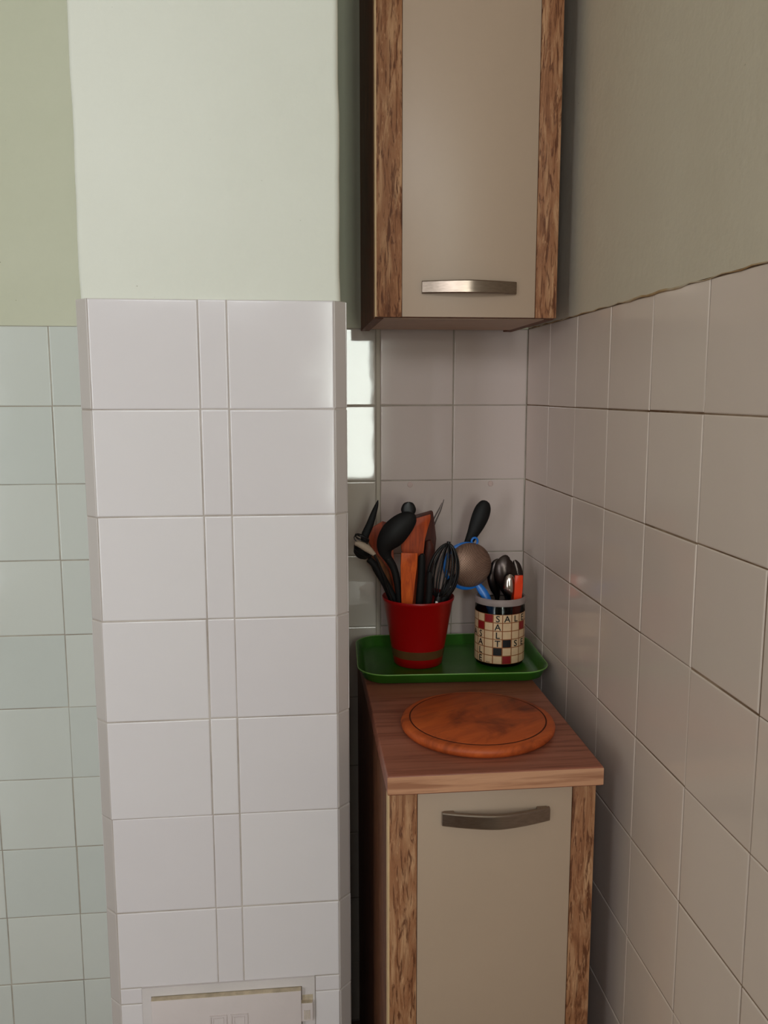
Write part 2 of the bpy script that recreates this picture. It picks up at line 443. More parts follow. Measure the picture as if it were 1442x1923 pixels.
# --- floor and ceiling
bm = bmesh.new(); box(bm, -3.3, .12, -3.3, .12, -.12, -.004); fl = struct('floor', bm, M['grout_back'])
cols = [(-.3*(i+1), -.3*i) for i in range(11)]
_r = bmesh.new()
for x0, x1 in cols:
    for j in range(11):
        y1 = 0 - .3*j; y0 = max(y1-.3, -3.2)
        if y1-y0 < .02: continue
        me = tile_mesh(x1-x0-.003, y1-y0-.003, M['floor_tile'])
        nv = len(_r.verts); _r.from_mesh(me); _r.verts.ensure_lookup_table()
        bmesh.ops.transform(_r, matrix=Matrix.Translation(((x0+x1)/2, (y0+y1)/2, 0)), verts=_r.verts[nv:])
o = from_bm('floor_tiles', _r, M['floor_tile'], fl); o['kind'] = 'stuff'
bm = bmesh.new(); box(bm, -3.4, .12, -3.3, .12, 2.6, 2.7); struct('ceiling', bm, M['ceiling'])

# --- back wall
bm = bmesh.new(); box(bm, -3.4, .12, GD, .12, 0, 2.6); wb = struct('wall_back', bm, M['grout_back'])
boxo('plaster', -3.3, 0, -.0008, GD+.002, H, 2.6, M['plaster_back'], wb)
cb = [(-.15*(i+1)-(.0 if i < 5 else .026), -.15*i-(.0 if i < 6 else .026)) for i in range(5)]
left_cols = [(-.926, -.776)] + [(-.926-.1465*(i+1), -.926-.1465*i) for i in range(17)]
left_cols = [(max(a, -3.3), b) for a, b in left_cols if b > -3.29]
tiles(wb, (0, 0, 0), (1, 0, 0), (0, -1, 0), [(-.15*(i+1)+(.0034 if i else 0), -.15*i) for i in range(2)], back_rows, M['tile_niche_shaded'], lambda u, z: True, .0008)
tiles(wb, (0, 0, 0), (1, 0, 0), (0, -1, 0), [(-.4500, -.3052)], [(a-.001, b-.001) for a, b in back_rows if b > .1], M['tile_strip'], lambda u, z: True, .0008)
boxo('filler_strip', -.3046, -.2972, -.0003, GD+.003, 0, H-.001, M['filler'], wb, .0004, 1)
tiles(wb, (0, 0, 0), (1, 0, 0), (0, -1, 0), left_cols, back_rows, M['tile_back_green_cast'], lambda u, z: u > -1.4)
for mx, mz in ((-.2365, 1.1810), (-.0715, 1.1815)):
    bm = bmesh.new(); bmesh.ops.create_cone(bm, cap_ends=True, segments=20, radius1=.0055, radius2=.005, depth=.0008)
    bmesh.ops.rotate(bm, verts=bm.verts, cent=(0, 0, 0), matrix=Matrix.Rotation(PI/2, 3, 'X'))
    bmesh.ops.translate(bm, verts=bm.verts, vec=(mx, -.0009, mz)); from_bm('glue_mark', bm, M['mark'], wb)

# --- right wall
bm = bmesh.new(); box(bm, GD, .12, -3.3, GD, 0, 2.6); wr = struct('wall_right', bm, M['grout_right'])
boxo('plaster', -.0008, GD+.002, -3.2, 0, H+.001, 2.6, M['plaster_right'], wr)
rc = [(-.15*(i+1)-.002, -.15*i-.002) for i in range(8)]
boxo('plaster', -.0008, GD+.002, -3.2, -1.2035, 0, H+.001, M['plaster_right'], wr)
tiles(wr, (0, 0, 0), (0, 1, 0), (-1, 0, 0), rc, back_rows, M['tile_right'], lambda u, z: u > -1.25, .0016)
bm = bmesh.new()                       # irregular caulk bead over the right wall's tiles
pts = [(-.0006, -.02*i-.02, H + .0004 + .0011*math.sin(i*1.7) + random.uniform(-.0006, .0006)) for i in range(60)]
tube(bm, pts, [.0006 + random.uniform(0, .0005) + (.0009 if 24 < i < 34 else 0) for i in range(60)], 6)
from_bm('caulk_bead', bm, M['caulk'], wr, smooth=True)

# --- left and rear walls, windows (behind and beside the camera)
bm = bmesh.new()
for x0, x1, z0, z1 in ((-3.4, WIN[0], 0, 2.6), (WIN[1], HIGH[0], 0, 2.6), (HIGH[1], SLIM[0], 0, 2.6), (HIGH[0], HIGH[1], 0, HIGH[2]), (HIGH[0], HIGH[1], HIGH[3], 2.6), (SLIM[1], .12, 0, 2.6), (WIN[0], WIN[1], 0, WIN[2]), (WIN[0], WIN[1], WIN[3], 2.6),
                       (SLIM[0], SLIM[1], 0, SLIM[2]), (SLIM[0], SLIM[1], SLIM[3], 2.6)):
    box(bm, x0, x1, -3.3, -3.2, z0, z1)
struct('wall_rear', bm, M['plaster_right'])
bm = bmesh.new(); box(bm, -3.42, -3.3, -3.2, .12, 0, 2.6); struct('wall_left', bm, M['plaster_back'])
def window(name, hole, panes):
    x0, x1, z0, z1 = hole; f = .028 if x1-x0 > .5 else .014; bm = bmesh.new(); y0, y1 = -3.29, -3.23
    xs = [x0 + (x1-x0)*i/panes for i in range(panes+1)]
    box(bm, x0, x1, y0, y1, z0, z0+f, .003, 1); box(bm, x0, x1, y0, y1, z1-f, z1, .003, 1)
    for i, x in enumerate(xs): box(bm, max(x-f/2, x0), min(x+f/2, x1), y0, y1, z0+f, z1-f, .003, 1)
    wo = struct(name, bm, M['pvc'])
    for a, b in zip(xs, xs[1:]):
        bm = bmesh.new(); box(bm, a+f/2, b-f/2, -3.262, -3.258, z0+f, z1-f); from_bm('pane', bm, M['window_glass'], wo)
window('window_1', WIN, 2)
window('window_2', SLIM, 1)
window('added_window_3', HIGH, 2)  # unseen opening added for the high fill lamp

# --- the pillar (chimney breast) with chamfered tiled corners
CX0, CX1, CY = -.7489, -.4058, -.4431
CH = .0190                              # chamfer leg
PT, PP = 1.4953, .15418
prow = rows_from(PT, PP, 10)
bm = bmesh.new()
g = GD
prism(bm, [(CX0-CH+g, 0), (CX0-CH+g, CY+CH+g*.6), (CX0+g*.4, CY+g), (CX1-g*.4, CY+g), (CX1+CH-g, CY+CH+g*.6), (CX1+CH-g, 0)], 0, PT-.001)
pil = struct('wall_pillar', bm, M['grout_pillar'])
bm = bmesh.new()                        # plastered upper shaft with softened corners
def rounded(x0, x1, y0, y1, r, n=6):
    pts = [(x0, y1)]
    for i in range(n+1):
        a = PI + PI/2*i/n; pts.append((x0+r+r*math.cos(a), y0+r+r*math.sin(a)))
    for i in range(n+1):
        a = 1.5*PI + PI/2*i/n; pts.append((x1-r+r*math.cos(a), y0+r+r*math.sin(a)))
    pts.append((x1, y1)); return pts
NZ = 26
ringz = [PT-.001 + (2.6-PT)*i/NZ for i in range(NZ+1)]; rr_ = []
for z in ringz:
    t = (z-PT)/1.1; wob = .0011*math.sin(z*23)+.0008*math.sin(z*51+1)
    pts = rounded(-.7592 + .005*t + wob*.6, -.3962 + wob*.6, CY+.004, 0, .009)
    rr_.append([bm.verts.new((x, y, z)) for x, y in pts])
for a, b in zip(rr_, rr_[1:]):
    for i in range(len(a)-1): bm.faces.new((a[i], a[i+1], b[i+1], b[i]))
    bm.faces.new((a[-1], a[0], b[0], b[-1]))
bm.faces.new(rr_[0][::-1]); bm.faces.new(rr_[-1])
from_bm('plaster', bm, M['plaster_pillar'], pil, autos=.7)
W1 = .1514
pc = [(0, W1), (W1, W1+.0404), (W1+.0404, CX1-CX0)]
door_hole = (.033, .302, 1.049-.31)
def sing(u, z): return True
# the tiles stop at the soot door's frame: rows are cut round it
DX0, DX1, DZ1 = -.7150, -.4462, .4435
for ci, (u0, u1) in enumerate(pc):
    for (z0, z1) in prow:
        if z1 > DZ1 and z0 > DZ1 - .001 or z1 <= .14:
            tiles(pil, (CX0, CY, 0), (1, 0, 0), (0, -1, 0), [(u0, u1)], [(z0, z1)], M['tile_pillar'], sing, .0022)
        elif z1 > DZ1:
            tiles(pil, (CX0, CY, 0), (1, 0, 0), (0, -1, 0), [(u0, u1)], [(DZ1-.0005, z1)], M['tile_pillar'], sing, .001)
            if ci == 0: tiles(pil, (CX0, CY, 0), (1, 0, 0), (0, -1, 0), [(0, DX0-CX0)], [(z0, DZ1-.0005)], M['tile_pillar'], sing, .001)
            if ci == 2: tiles(pil, (CX0, CY, 0), (1, 0, 0), (0, -1, 0), [(DX1-CX0, CX1-CX0)], [(z0, DZ1-.0005)], M['tile_pillar'], sing, .001)
        else:
            if ci == 0: tiles(pil, (CX0, CY, 0), (1, 0, 0), (0, -1, 0), [(0, DX0-CX0)], [(z0, z1)], M['tile_pillar'], sing, .001)
            if ci == 2: tiles(pil, (CX0, CY, 0), (1, 0, 0), (0, -1, 0), [(DX1-CX0, CX1-CX0)], [(z0, z1)], M['tile_pillar'], sing, .001)
d = math.sqrt(.5); cw = CH*math.sqrt(2)
tiles(pil, (CX0-CH, CY+CH, 0), (d, -d, 0), (-d, -d, 0), [(0, cw)], prow, M['tile_corner_shaded'], sing, .003)
tiles(pil, (CX1, CY, 0), (d, d, 0), (d, -d, 0), [(0, cw)], prow, M['tile_corner_shaded'], sing, .003)
for sx in (CX0-CH, CX1+CH):             # tiled flanks of the pillar
    n = -1 if sx < -.6 else 1
    tiles(pil, (sx, 0, 0), (0, 1, 0), (n, 0, 0), [(-.15, 0), (-.30, -.15), (CY+CH, -.30)], prow, M['tile_pillar'], sing, .002)

# ------------------------------------------------------------------ soot door in the pillar
sd = thing('soot_door', 'cream painted soot door with latch low in the tiled pillar', 'hatch', (-.58, CY, .14))
fy = CY - .0022
bm = bmesh.new()
OX0, OX1, OZ1, OZ0 = -.7012, -.4668, .4290, .165
for b_ in ((DX0, OX0, .14, DZ1), (OX1, DX1, .14, DZ1), (OX0, OX1, OZ1, DZ1), (OX0, OX1, .14, OZ0)):
    box(bm, b_[0], b_[1], fy, CY+.012, b_[2], b_[3])
bmesh.ops.remove_doubles(bm, verts=bm.verts, dist=1e-5)
part('frame', bm, M['frame_paint'], sd)
bm = bmesh.new(); box(bm, OX0, OX1, CY-.0002, CY+.010, OZ0, OZ1+.001); part('joint', bm, M['brass'], sd)
bm = bmesh.new(); box(bm, OX0+.001, OX1-.001, fy-.0095, CY+.004, OZ0+.001, OZ1-.0015, .0012, 2)
dl = part('door_leaf', bm, M['door_paint'], sd, autos=.6)
bm = bmesh.new(); box(bm, OX0+.001, OX1-.001, fy-.0088, fy+.001, OZ1-.0017, OZ1-.0009); part('ledge', bm, M['rust'], dl)
def rect_ring(bm, x0, x1, z0, z1, y0, y1, t):
    for a in ((x0, x1, z1-t, z1), (x0, x1, z0, z0+t), (x0, x0+t, z0+t, z1-t), (x1-t, x1, z0+t, z1-t)):
        box(bm, a[0], a[1], y0, y1, a[2], a[3])
for ex0, ex1 in ((-.6115, -.5845), (-.5790, -.5520)):
    bm = bmesh.new(); rect_ring(bm, ex0, ex1, .352, .396, fy-.0110, fy-.0090, .0022); rect_ring(bm, ex0+.005, ex1-.005, .357, .391, fy-.0104, fy-.0090, .0012)
    part('raised_panel', bm, M['door_paint'], dl)
bm = bmesh.new(); box(bm, OX1-.002, OX1+.0175, fy-.0075, fy+.001, .372, .4035, .001, 1); lt = part('latch', bm, M['door_paint'], sd, autos=.6)
bm = bmesh.new(); box(bm, OX1-.001, OX1+.0165, fy-.0070, fy+.001, .4036, .4045); part('latch_edge', bm, M['rust'], lt)
bm = bmesh.new()
for i in range(4): box(bm, OX1+.0035+i*.0026, OX1+.0045+i*.0026, fy-.0084, fy-.0074, .376, .392)
part('latch_ribs', bm, M['rust'], lt)
bm = bmesh.new(); box(bm, OX1+.0005, DX1-.003, CY-.0026, CY, .4045, .4135); part('notch', bm, M['rust'], sd)

# ------------------------------------------------------------------ cabinets
def handle(cx, y, z, parent, width=.153, h=.0205, out=.024):
    bm = bmesh.new(); n = 28; top = []; pr = []
    for i in range(n+1):
        s = -1 + 2*i/n
        yy = y - .007 - (out-.007)*(1-abs(s)**1.55)     # two gently bowed halves meeting in a crease
        pr.append((cx + s*width/2, yy))
    th = .0042
    A = []
    for i, (x, yy) in enumerate(pr):
        s = abs(-1 + 2*i/n); hh = h/2 * (1 - .06*s)
        A.append([bm.verts.new((x, yy, z-hh)), bm.verts.new((x, yy-.0012, z-hh+.0015)), bm.verts.new((x, yy-.0012, z+hh-.0015)), bm.verts.new((x, yy, z+hh)), bm.verts.new((x, yy+th, z+hh)), bm.verts.new((x, yy+th, z-hh))])
    for a, b in zip(A, A[1:]):
        for q in range(6): bm.faces.new((a[q], a[(q+1) % 6], b[(q+1) % 6], b[q]))
    bm.faces.new(A[0]); bm.faces.new(A[-1][::-1])
    for sx in (-1, 1): box(bm, cx+sx*(width/2-.010)-.008, cx+sx*(width/2-.010)+.008, y-.0065, y+.0005, z-h/2+.001, z+h/2-.001, .001, 1)
    return part('handle', bm, M['nickel'], parent, autos=.5)
def front(root, x0, x1, s0, s1, z0, z1, y, hz, hx, hw):
    """door with two rustic stiles and a cream panel; front plane at y"""
    bm = bmesh.new(); box(bm, x0+.0008, x1-.0008, y+.004, y+.018, z0, z1, .0008, 1)
    dr = part('door', bm, M['oak_side'], root, autos=.6)
    for a, b in ((x0+.0008, s0-.0006), (s1+.0006, x1-.0008)):
        bm = bmesh.new(); box(bm, a, b, y, y+.006, z0, z1, .0012, 2); part('stile', bm, M['oak_front'], dr, autos=.6)
    bm = bmesh.new(); box(bm, x0+.0002, x0+.0034, y-.0004, y+.016, z0, z1, .0006, 1); part('edge_band', bm, M['edge_band'], dr, autos=.6)
    bm = bmesh.new(); box(bm, s0, s1, y+.0008, y+.006, z0+.0006, z1-.0006, .0010, 2); part('door_panel', bm, M['cream'], dr, autos=.6)
    hd = handle(hx, y+.001, hz, dr, hw)
    return dr
uc = thing('wall_cabinet', 'upper cabinet with cream door and rustic oak stiles hung in the corner', 'cabinet', (-.185, -.15, 1.4840))
UX0, UX1, UY, UZ = -.3345, -.0350, -.300, 1.4840
bm = bmesh.new(); box(bm, UX0, UX0+.016, UY+.019, -.001, UZ, 2.204); part('side_panel', bm, M['oak_side'], uc)
bm = bmesh.new(); box(bm, UX1-.016, UX1, UY+.019, -.001, UZ, 2.204); part('side_panel', bm, M['oak_side'], uc)
bm = bmesh.new(); box(bm, UX0+.016, UX1-.016, UY+.019, -.050, UZ, UZ+.016); part('bottom_panel', bm, M['under_board'], uc)
bm = bmesh.new(); box(bm, UX0+.016, UX1-.016, UY+.019, -.001, 2.188, 2.204); part('top_panel', bm, M['oak_side'], uc)
bm = bmesh.new(); box(bm, UX0+.016, UX1-.016, -.050, -.044, UZ+.004, 2.188); part('back_panel', bm, M['dark_board'], uc)
front(uc, UX0, UX1, -.2902, -.0718, UZ+.001, 2.203, UY, 1.5316, -.1818, .154)

lc = thing('base_cabinet', 'lower cabinet with cream door and rustic oak stiles under the worktop', 'cabinet', (-.197, -.29, 0))
LX0, LX1, LY, LZ1 = -.3445, -.0465, -.585, .8215
for x0, x1 in ((LX0, LX0+.016), (LX1-.016, LX1)):
    bm = bmesh.new(); box(bm, x0, x1, LY+.019, -.002, 0.0, LZ1); part('side_panel', bm, M['oak_side'], lc)
bm = bmesh.new(); box(bm, LX0+.016, LX1-.016, LY+.019, -.002, .10, .116); part('bottom_panel', bm, M['oak_side'], lc)
bm = bmesh.new(); box(bm, LX0+.016, LX1-.016, LY+.06, LY+.075, 0, .10); part('plinth', bm, M['dark_board'], lc)
bm = bmesh.new(); box(bm, LX0+.016, LX1-.016, -.008, -.003, .116, LZ1); part('back_panel', bm, M['dark_board'], lc)
bm = bmesh.new(); box(bm, LX0+.016, LX1-.016, LY+.019, LY+.10, LZ1-.018, LZ1); part('top_rail', bm, M['dark_board'], lc)
front(lc, LX0, LX1, -.3020, -.0815, .105, LZ1-.0025, LY, .7775, -.1918, .153)
bm = bmesh.new(); box(bm, -.3462, -.0438, -.603, -.001, LZ1+.0004, .850, .0022, 3)
wt = tag(from_bm('worktop', bm, M['worktop'], autos=.6), 'brown wood-look laminate worktop on the lower cabinet', 'worktop')

bm = bmesh.new(); box(bm, -.3462, -.0438, -.6036, -.6029, LZ1+.0022, .8482, .0003, 1); from_bm('front_band', bm, M['front_band'], wt)

# ------------------------------------------------------------------ round board
BX, BY, BZ, BR = -.190, -.4500, .8504, .1185
bd = thing('cutting_board', 'round orange-brown wooden board lying on the worktop', 'cutting board', (BX, BY, BZ))
bm = bmesh.new(); lathe(bm, [(0, 0), (.108, 0), (.1145, .0015), (.1180, .006), (.1185, .010), (.1165, .0145), (.1120, .0165), (.1020, .0170), (.0, .0170)], 96)
o = from_bm('board_body', bm, M['board'], bd, autos=.9)
bm = bmesh.new(); lathe(bm, [(.1036, .0166), (.1056, .0166), (.1056, .01715), (.1036, .01715)], 96, closed=True); from_bm('groove', bm, M['groove'], bd)
bm = bmesh.new(); lathe(bm, [(0, .0165), (.1034, .0165), (.1034, .0172), (.1018, .0182), (0, .0186)], 96); from_bm('raised_centre', bm, M['board'], bd, autos=.6)
bd.rotation_euler = (0, 0, math.radians(32))

# ------------------------------------------------------------------ tray
TRX, TRY, TRZ = -.1810, -.1370, .8504
tr = thing('serving_tray', 'green plastic tray with raised rim on the back of the worktop', 'tray', (TRX, TRY, TRZ))
def rrect(hx, hy, r, n=10):
    out = []
    for cx, cy, a0 in ((hx-r, -hy+r, -PI/2), (hx-r, hy-r, 0), (-hx+r, hy-r, PI/2), (-hx+r, -hy+r, PI)):
        for i in range(n+1):
            a = a0 + PI/2*i/n; out.append((cx+r*math.cos(a), cy+r*math.sin(a)))
    return out
def rr_rings(bm, specs):
    rings = []
    for hx, hy, r, z in specs: rings.append([bm.verts.new((x, y, z)) for x, y in rrect(hx, hy, r)])
    for a, b in zip(rings, rings[1:]):
        n = len(a)
        for i in range(n): bm.faces.new((a[i], a[(i+1) % n], b[(i+1) % n], b[i]))
    return rings
bm = bmesh.new()
R_ = rr_rings(bm, [(.1560, .1060, .034, 0), (.1640, .1140, .042, .004), (.1700, .1200, .049, .0165), (.1738, .1238, .053, .0190), (.1742, .1242, .0535, .0212), (.1732, .1232, .0525, .0218), (.1690, .1190, .048, .0195), (.1620, .1120, .040, .0062), (.1560, .1060, .034, .0028)])
bm.faces.new(R_[0][::-1]); bm.faces.new(R_[-1])
from_bm('tray_body', bm, M['green_plastic'], tr, autos=.9)
bm = bmesh.new(); tube(bm, [(x, y, .0214) for x, y in rrect(.1737, .1237, .053, 14)], .0011, 8, closed=True); from_bm('rim_lip', bm, M['tray_lip_highlight'], tr, smooth=True)['label'] = 'rim edge with its highlight painted paler'
tr.rotation_euler = (0, 0, math.radians(-2.6))
FZ = TRZ + .0030                         # tray floor

# ------------------------------------------------------------------ red pot
PX, PY = -.2375, -.1290
pot = thing('utensil_pot', 'tapered red plastic pot holding utensils on the left of the tray', 'pot', (PX, PY, FZ))
def pr(z): return .0455 + (.0672-.0455) * z/.130
bm = bmesh.new(); lathe(bm, [(0, 0), (.0440, 0), (pr(0)+.0006, .002), (pr(.020), .020), (pr(.045), .045), (pr(.122), .122), (pr(.123)+.0012, .1235), (pr(.13)+.0016, .129), (pr(.13)+.0006, .1305), (pr(.13)-.0012, .1295), (pr(.05)-.0022, .05), (pr(.01)-.0022, .005), (0, .004)], 72)
from_bm('pot_body', bm, M['red_plastic'], pot, autos=.9)
bm = bmesh.new(); lathe(bm, [(pr(.0175)-.0004, .0175), (pr(.0175)+.0005, .0175), (pr(.0335)+.0005, .0335), (pr(.0335)-.0004, .0335)], 72, closed=True)
from_bm('band', bm, M['olive_band'], pot, autos=.6)['label'] = 'olive brown band'

# ------------------------------------------------------------------ glass jar with printed label
JX, JY, JR = -.0815, -.1400, .0470
jar = thing('glass_jar', 'glass jar with crossword-style SALE and SALT label on the tray', 'jar', (JX, JY, FZ))
bm = bmesh.new(); lathe(bm, [(0, 0), (.038, 0), (.0440, .002), (JR, .008), (JR, .112), (JR-.0030, .118), (JR-.0030, .120), (JR-.0055, .120), (JR-.0055, .117), (JR-.0030, .111), (JR-.0030, .009), (.036, .005), (0, .005)], 64)
from_bm('jar_body', bm, M['jar_glass'], jar, autos=.9)
bm = bmesh.new(); lathe(bm, [(JR-.0026, .1175), (JR+.0012, .1185), (JR+.0020, .1225), (JR+.0016, .1290), (JR-.0005, .1310), (JR-.0030, .1300), (JR-.0040, .1240)], 64, closed=True)
from_bm('jar_lip', bm, M['frosted'], jar, autos=.9)['label'] = 'frosted rim of the jar'
LR = JR + .0004; CA = math.radians(21.3); LZ0, LZH = .0085, .0158
ANG0 = math.radians(-14.5)               # left border of the S column, measured from the camera-facing side
VIEW = math.atan2(-1.6743-JY, -.4591-JX)  # direction from jar to the photographed side
def ang(col): return VIEW + ANG0 + col*CA
grid = {}
def cell(c, r): return {(-1, 0): 'r', (-2, 1): 'r', (1, 3): 'k', (0, 4): 'k', (1, 5): 'r', (3, 1): 'r', (5, 2): 'r', (6, 4): 'k', (-5, 2): 'k', (-6, 4): 'r', (7, 0): 'r'}.get((c, r), 'c')
bm = bmesh.new(); NC = 17
def arcface(bm, a0, a1, z0, z1, R, mi, n=3):
    prev = None
    for i in range(n+1):
        a = a0 + (a1-a0)*i/n; p = (bm.verts.new((R*math.cos(a), R*math.sin(a), z0)), bm.verts.new((R*math.cos(a), R*math.sin(a), z1)))
        if prev: f = bm.faces.new((prev[0], p[0], p[1], prev[1])); f.material_index = mi; f.smooth = True
        prev = p
step = 2*PI/NC
for c in range(NC):
    cc = c - 8
    for r in range(6):
        z1 = LZ0 + LZH*(6-r); z0 = z1 - LZH; a0 = VIEW + ANG0 + cc*step; a1 = a0 + step
        mi = {'c': 0, 'r': 1, 'k': 2}[cell(cc, r)]
        arcface(bm, a0, a1, z0, z1, LR, 3)
        arcface(bm, a0+.020, a1-.020, z0+.0008, z1-.0008, LR+.0001, mi)
me = bpy.data.meshes.new('label'); bm.to_mesh(me); bm.free()
for k_ in ('label_cream', 'label_red', 'label_black', 'label_line'): me.materials.append(M[k_])
link('paper_label', me, None, jar)
def letter(ch, c, r, size=.0172):
    cu = bpy.data.curves.new('letter', 'FONT'); cu.body = ch; cu.size = size; cu.align_x = 'CENTER'; cu.extrude = 0; cu.resolution_u = 3; cu.offset = .00022
    to = bpy.data.objects.new('letter', cu); COL.objects.link(to)
    dg = bpy.context.evaluated_depsgraph_get(); dg.update()
    me = bpy.data.meshes.new_from_object(to.evaluated_get(dg)); bpy.data.objects.remove(to)
    a_c = VIEW + ANG0 + (c+.5)*step; zc = LZ0 + LZH*(6-r) - LZH*.88
    for v in me.vertices:
        a = a_c + v.co.x/LR; R = LR + .00070
        v.co = Vector((R*math.cos(a), R*math.sin(a), zc + v.co.y))
    me.materials.clear(); o = link('letter', me, M['label_black'], jar); return o
for ch, c, r in (('S', 0, 0), ('A', 1, 0), ('L', 2, 0), ('E', 3, 0), ('A', 0, 1), ('L', 0, 2), ('T', 0, 3), ('S', 2, 3), ('E', 3, 3),
                 ('S', -2, 2), ('A', -2, 3), ('L', -2, 4), ('E', -2, 5), ('A', -3, 2)):
    letter(ch, c, r)
bm = bmesh.new(); a_c = VIEW+ANG0-.5*step
arcface(bm, a_c-.10, a_c+.08, LZ0+.0018, LZ0+.0028, LR+.00025, 0); part_ = from_bm('small_print', bm, M['label_black'], jar)

# ------------------------------------------------------------------ utensils in the red pot
GP = 'utensils standing in the red pot'
def utensil(name, label, bm, mat, cat='utensil', grp=GP, parts=(), autos=.9, base=None):
    t = thing(name, label, cat, base or (PX, PY, FZ+.02), grp); return t
def P(name, bm, mat, t, autos=.9, label=None):
    o = part(name, bm, mat, t, autos=autos)
    if label: o['label'] = label
    return o
def handle_loft(pts, th, **kw):
    bm = bmesh.new(); loft(bm, pts, th, **kw); return bm

# 1 ladle, seen from the side, opening to the upper left
t = utensil('soup_ladle', 'black ladle leaning out over the left rim of the red pot', None, None, 'ladle')
P('handle', handle_loft([(-.3330, -.150, 1.0600, .0060), (-.3173, -.1467, 1.0428, .0068), (-.3011, -.1437, 1.0124, .0070), (-.2826, -.1402, .9774, .0060), (-.2678, -.1358, .9324, .0055), (-.2560, -.1320, .885, .0050)], .0045), M['black_plastic'], t)
bm = bmesh.new()
lathe(bm, [(0, -.0150), (.008, -.0138), (.0145, -.0090), (.0182, 0), (.0192, .0012), (.0178, .0016), (.0165, .0002), (.0130, -.0075), (.0070, -.0118), (0, -.0128)], 28)
bmesh.ops.transform(bm, matrix=Matrix.Translation((-.3440, -.150, 1.0760)) @ Matrix.Rotation(math.radians(28), 4, 'Y') @ Matrix.Rotation(math.radians(20), 4, 'X'), verts=bm.verts)
P('bowl', bm, M['black_plastic'], t)
# 2 small wire beater with a pale handle lying over the ladle
t = utensil('wire_beater', 'small wire beater with pale grey-brown handle lying over the ladle', None, None, 'whisk')
P('handle', handle_loft([(-.3600, -.1790, 1.0960, .0042), (-.3510, -.1800, 1.0935, .0062), (-.3375, -.1790, 1.0850, .0066), (-.3245, -.1740, 1.0730, .0036)], .0048), M['pale_wood'], t, label='pale grey-brown grip')
bm = bmesh.new(); tube(bm, [(-.3250, -.1780, 1.0735), (-.3165, -.1760, 1.0560), (-.3055, -.1720, 1.0258), (-.2880, -.1570, .9726), (-.2815, -.1530, .9280)], .0022, 8); P('shaft', bm, M['black_gloss'], t)
bm = bmesh.new()
for i in range(5):
    a = PI*i/5; c0 = Vector((-.3480, -.1790, 1.1040))
    pts = [c0 + Matrix.Rotation(math.radians(25), 3, 'Y') @ Vector((.0130*math.cos(q*PI/10)*1.05, .0105*math.sin(q*PI/10)*math.cos(a), .0075*math.sin(q*PI/10)*math.sin(a)+.003*math.cos(a*2))) for q in range(21)]
    tube(bm, pts, .0008, 6)
P('wire_loops', bm, M['black_gloss'], t)
# 3 edge-on black blade
t = utensil('palette_knife', 'slim black blade standing edge-on at the far left of the pot', None, None, 'spatula')
P('blade', handle_loft([(-.3117, -.110, 1.1645, .0008), (-.3147, -.110, 1.1544, .0036), (-.3208, -.110, 1.1371, .0058), (-.3280, -.110, 1.1168, .0072), (-.3365, -.110, 1.0975, .0074), (-.3375, -.110, 1.0831, .0058), (-.3285, -.110, 1.0551, .0042)], .0030), M['black_plastic'], t)
P('handle', handle_loft([(-.3300, -.110, 1.0600, .0040), (-.3170, -.110, 1.0310, .0045), (-.2990, -.1110, 1.0000, .0048), (-.2755, -.1120, .9400, .0045), (-.2600, -.1130, .8800, .0040)], .0040), M['black_plastic'], t)
# 4 brown wooden spoon
t = utensil('wooden_spoon', 'narrow brown wooden spoon between the ladle and the large black spoon', None, None, 'spoon')
P('bowl', handle_loft([(-.3269, -.1280, 1.0690, .0015), (-.3195, -.1280, 1.0590, .0066), (-.3067, -.1270, 1.0349, .0104), (-.2964, -.1260, 1.0118, .0088), (-.2890, -.1250, .9930, .0050), (-.2850, -.1240, .9850, .0042)], .0032, cup=.005), M['brown_wood'], t)
P('handle', handle_loft([(-.2880, -.1245, .9910, .0044), (-.2777, -.1230, .9661, .0040), (-.2660, -.1190, .930, .0040), (-.2540, -.1150, .8800, .0038)], .0038), M['brown_wood'], t)
# 5 large black spoon
t = utensil('serving_spoon', 'large black spoon with broad tilted bowl at the front of the pot', None, None, 'spoon')
P('bowl', handle_loft([(-.2490, -.1700, 1.1440, .0015), (-.2535, -.1700, 1.1410, .0110), (-.2630, -.1700, 1.1345, .0180), (-.2760, -.1700, 1.1235, .0225), (-.2895, -.1690, 1.1090, .0240), (-.3005, -.1680, 1.0935, .0200), (-.3040, -.1660, 1.0794, .0140), (-.3010, -.1640, 1.0680, .0090), (-.2960, -.1630, 1.0580, .0066)], .0028, cup=.010), M['black_plastic'], t)
P('handle', handle_loft([(-.2990, -.1640, 1.0640, .0078), (-.2885, -.1620, 1.0463, .0068), (-.2810, -.1600, 1.0171, .0066), (-.2760, -.1540, .9697, .0052), (-.2765, -.1440, .8850, .0045)], .0048), M['black_plastic'], t)
# 6 round-ended black handle behind
t = utensil('round_ended_handle', 'black utensil handle with a round end rising behind the big spoon', None, None, 'utensil')
P('round_end', handle_loft([(-.2515, -.0905, 1.1580, .0030), (-.2515, -.0909, 1.1545, .0100), (-.2516, -.0922, 1.1432, .0146), (-.2518, -.0936, 1.1325, .0105), (-.2519, -.0950, 1.1200, .0056)], .0042), M['black_gloss'], t)
P('handle', handle_loft([(-.2519, -.0948, 1.1230, .0056), (-.2513, -.0970, 1.0896, .0049), (-.2480, -.0980, .9681, .0049), (-.2450, -.1000, .8850, .0045)], .0036), M['black_gloss'], t)
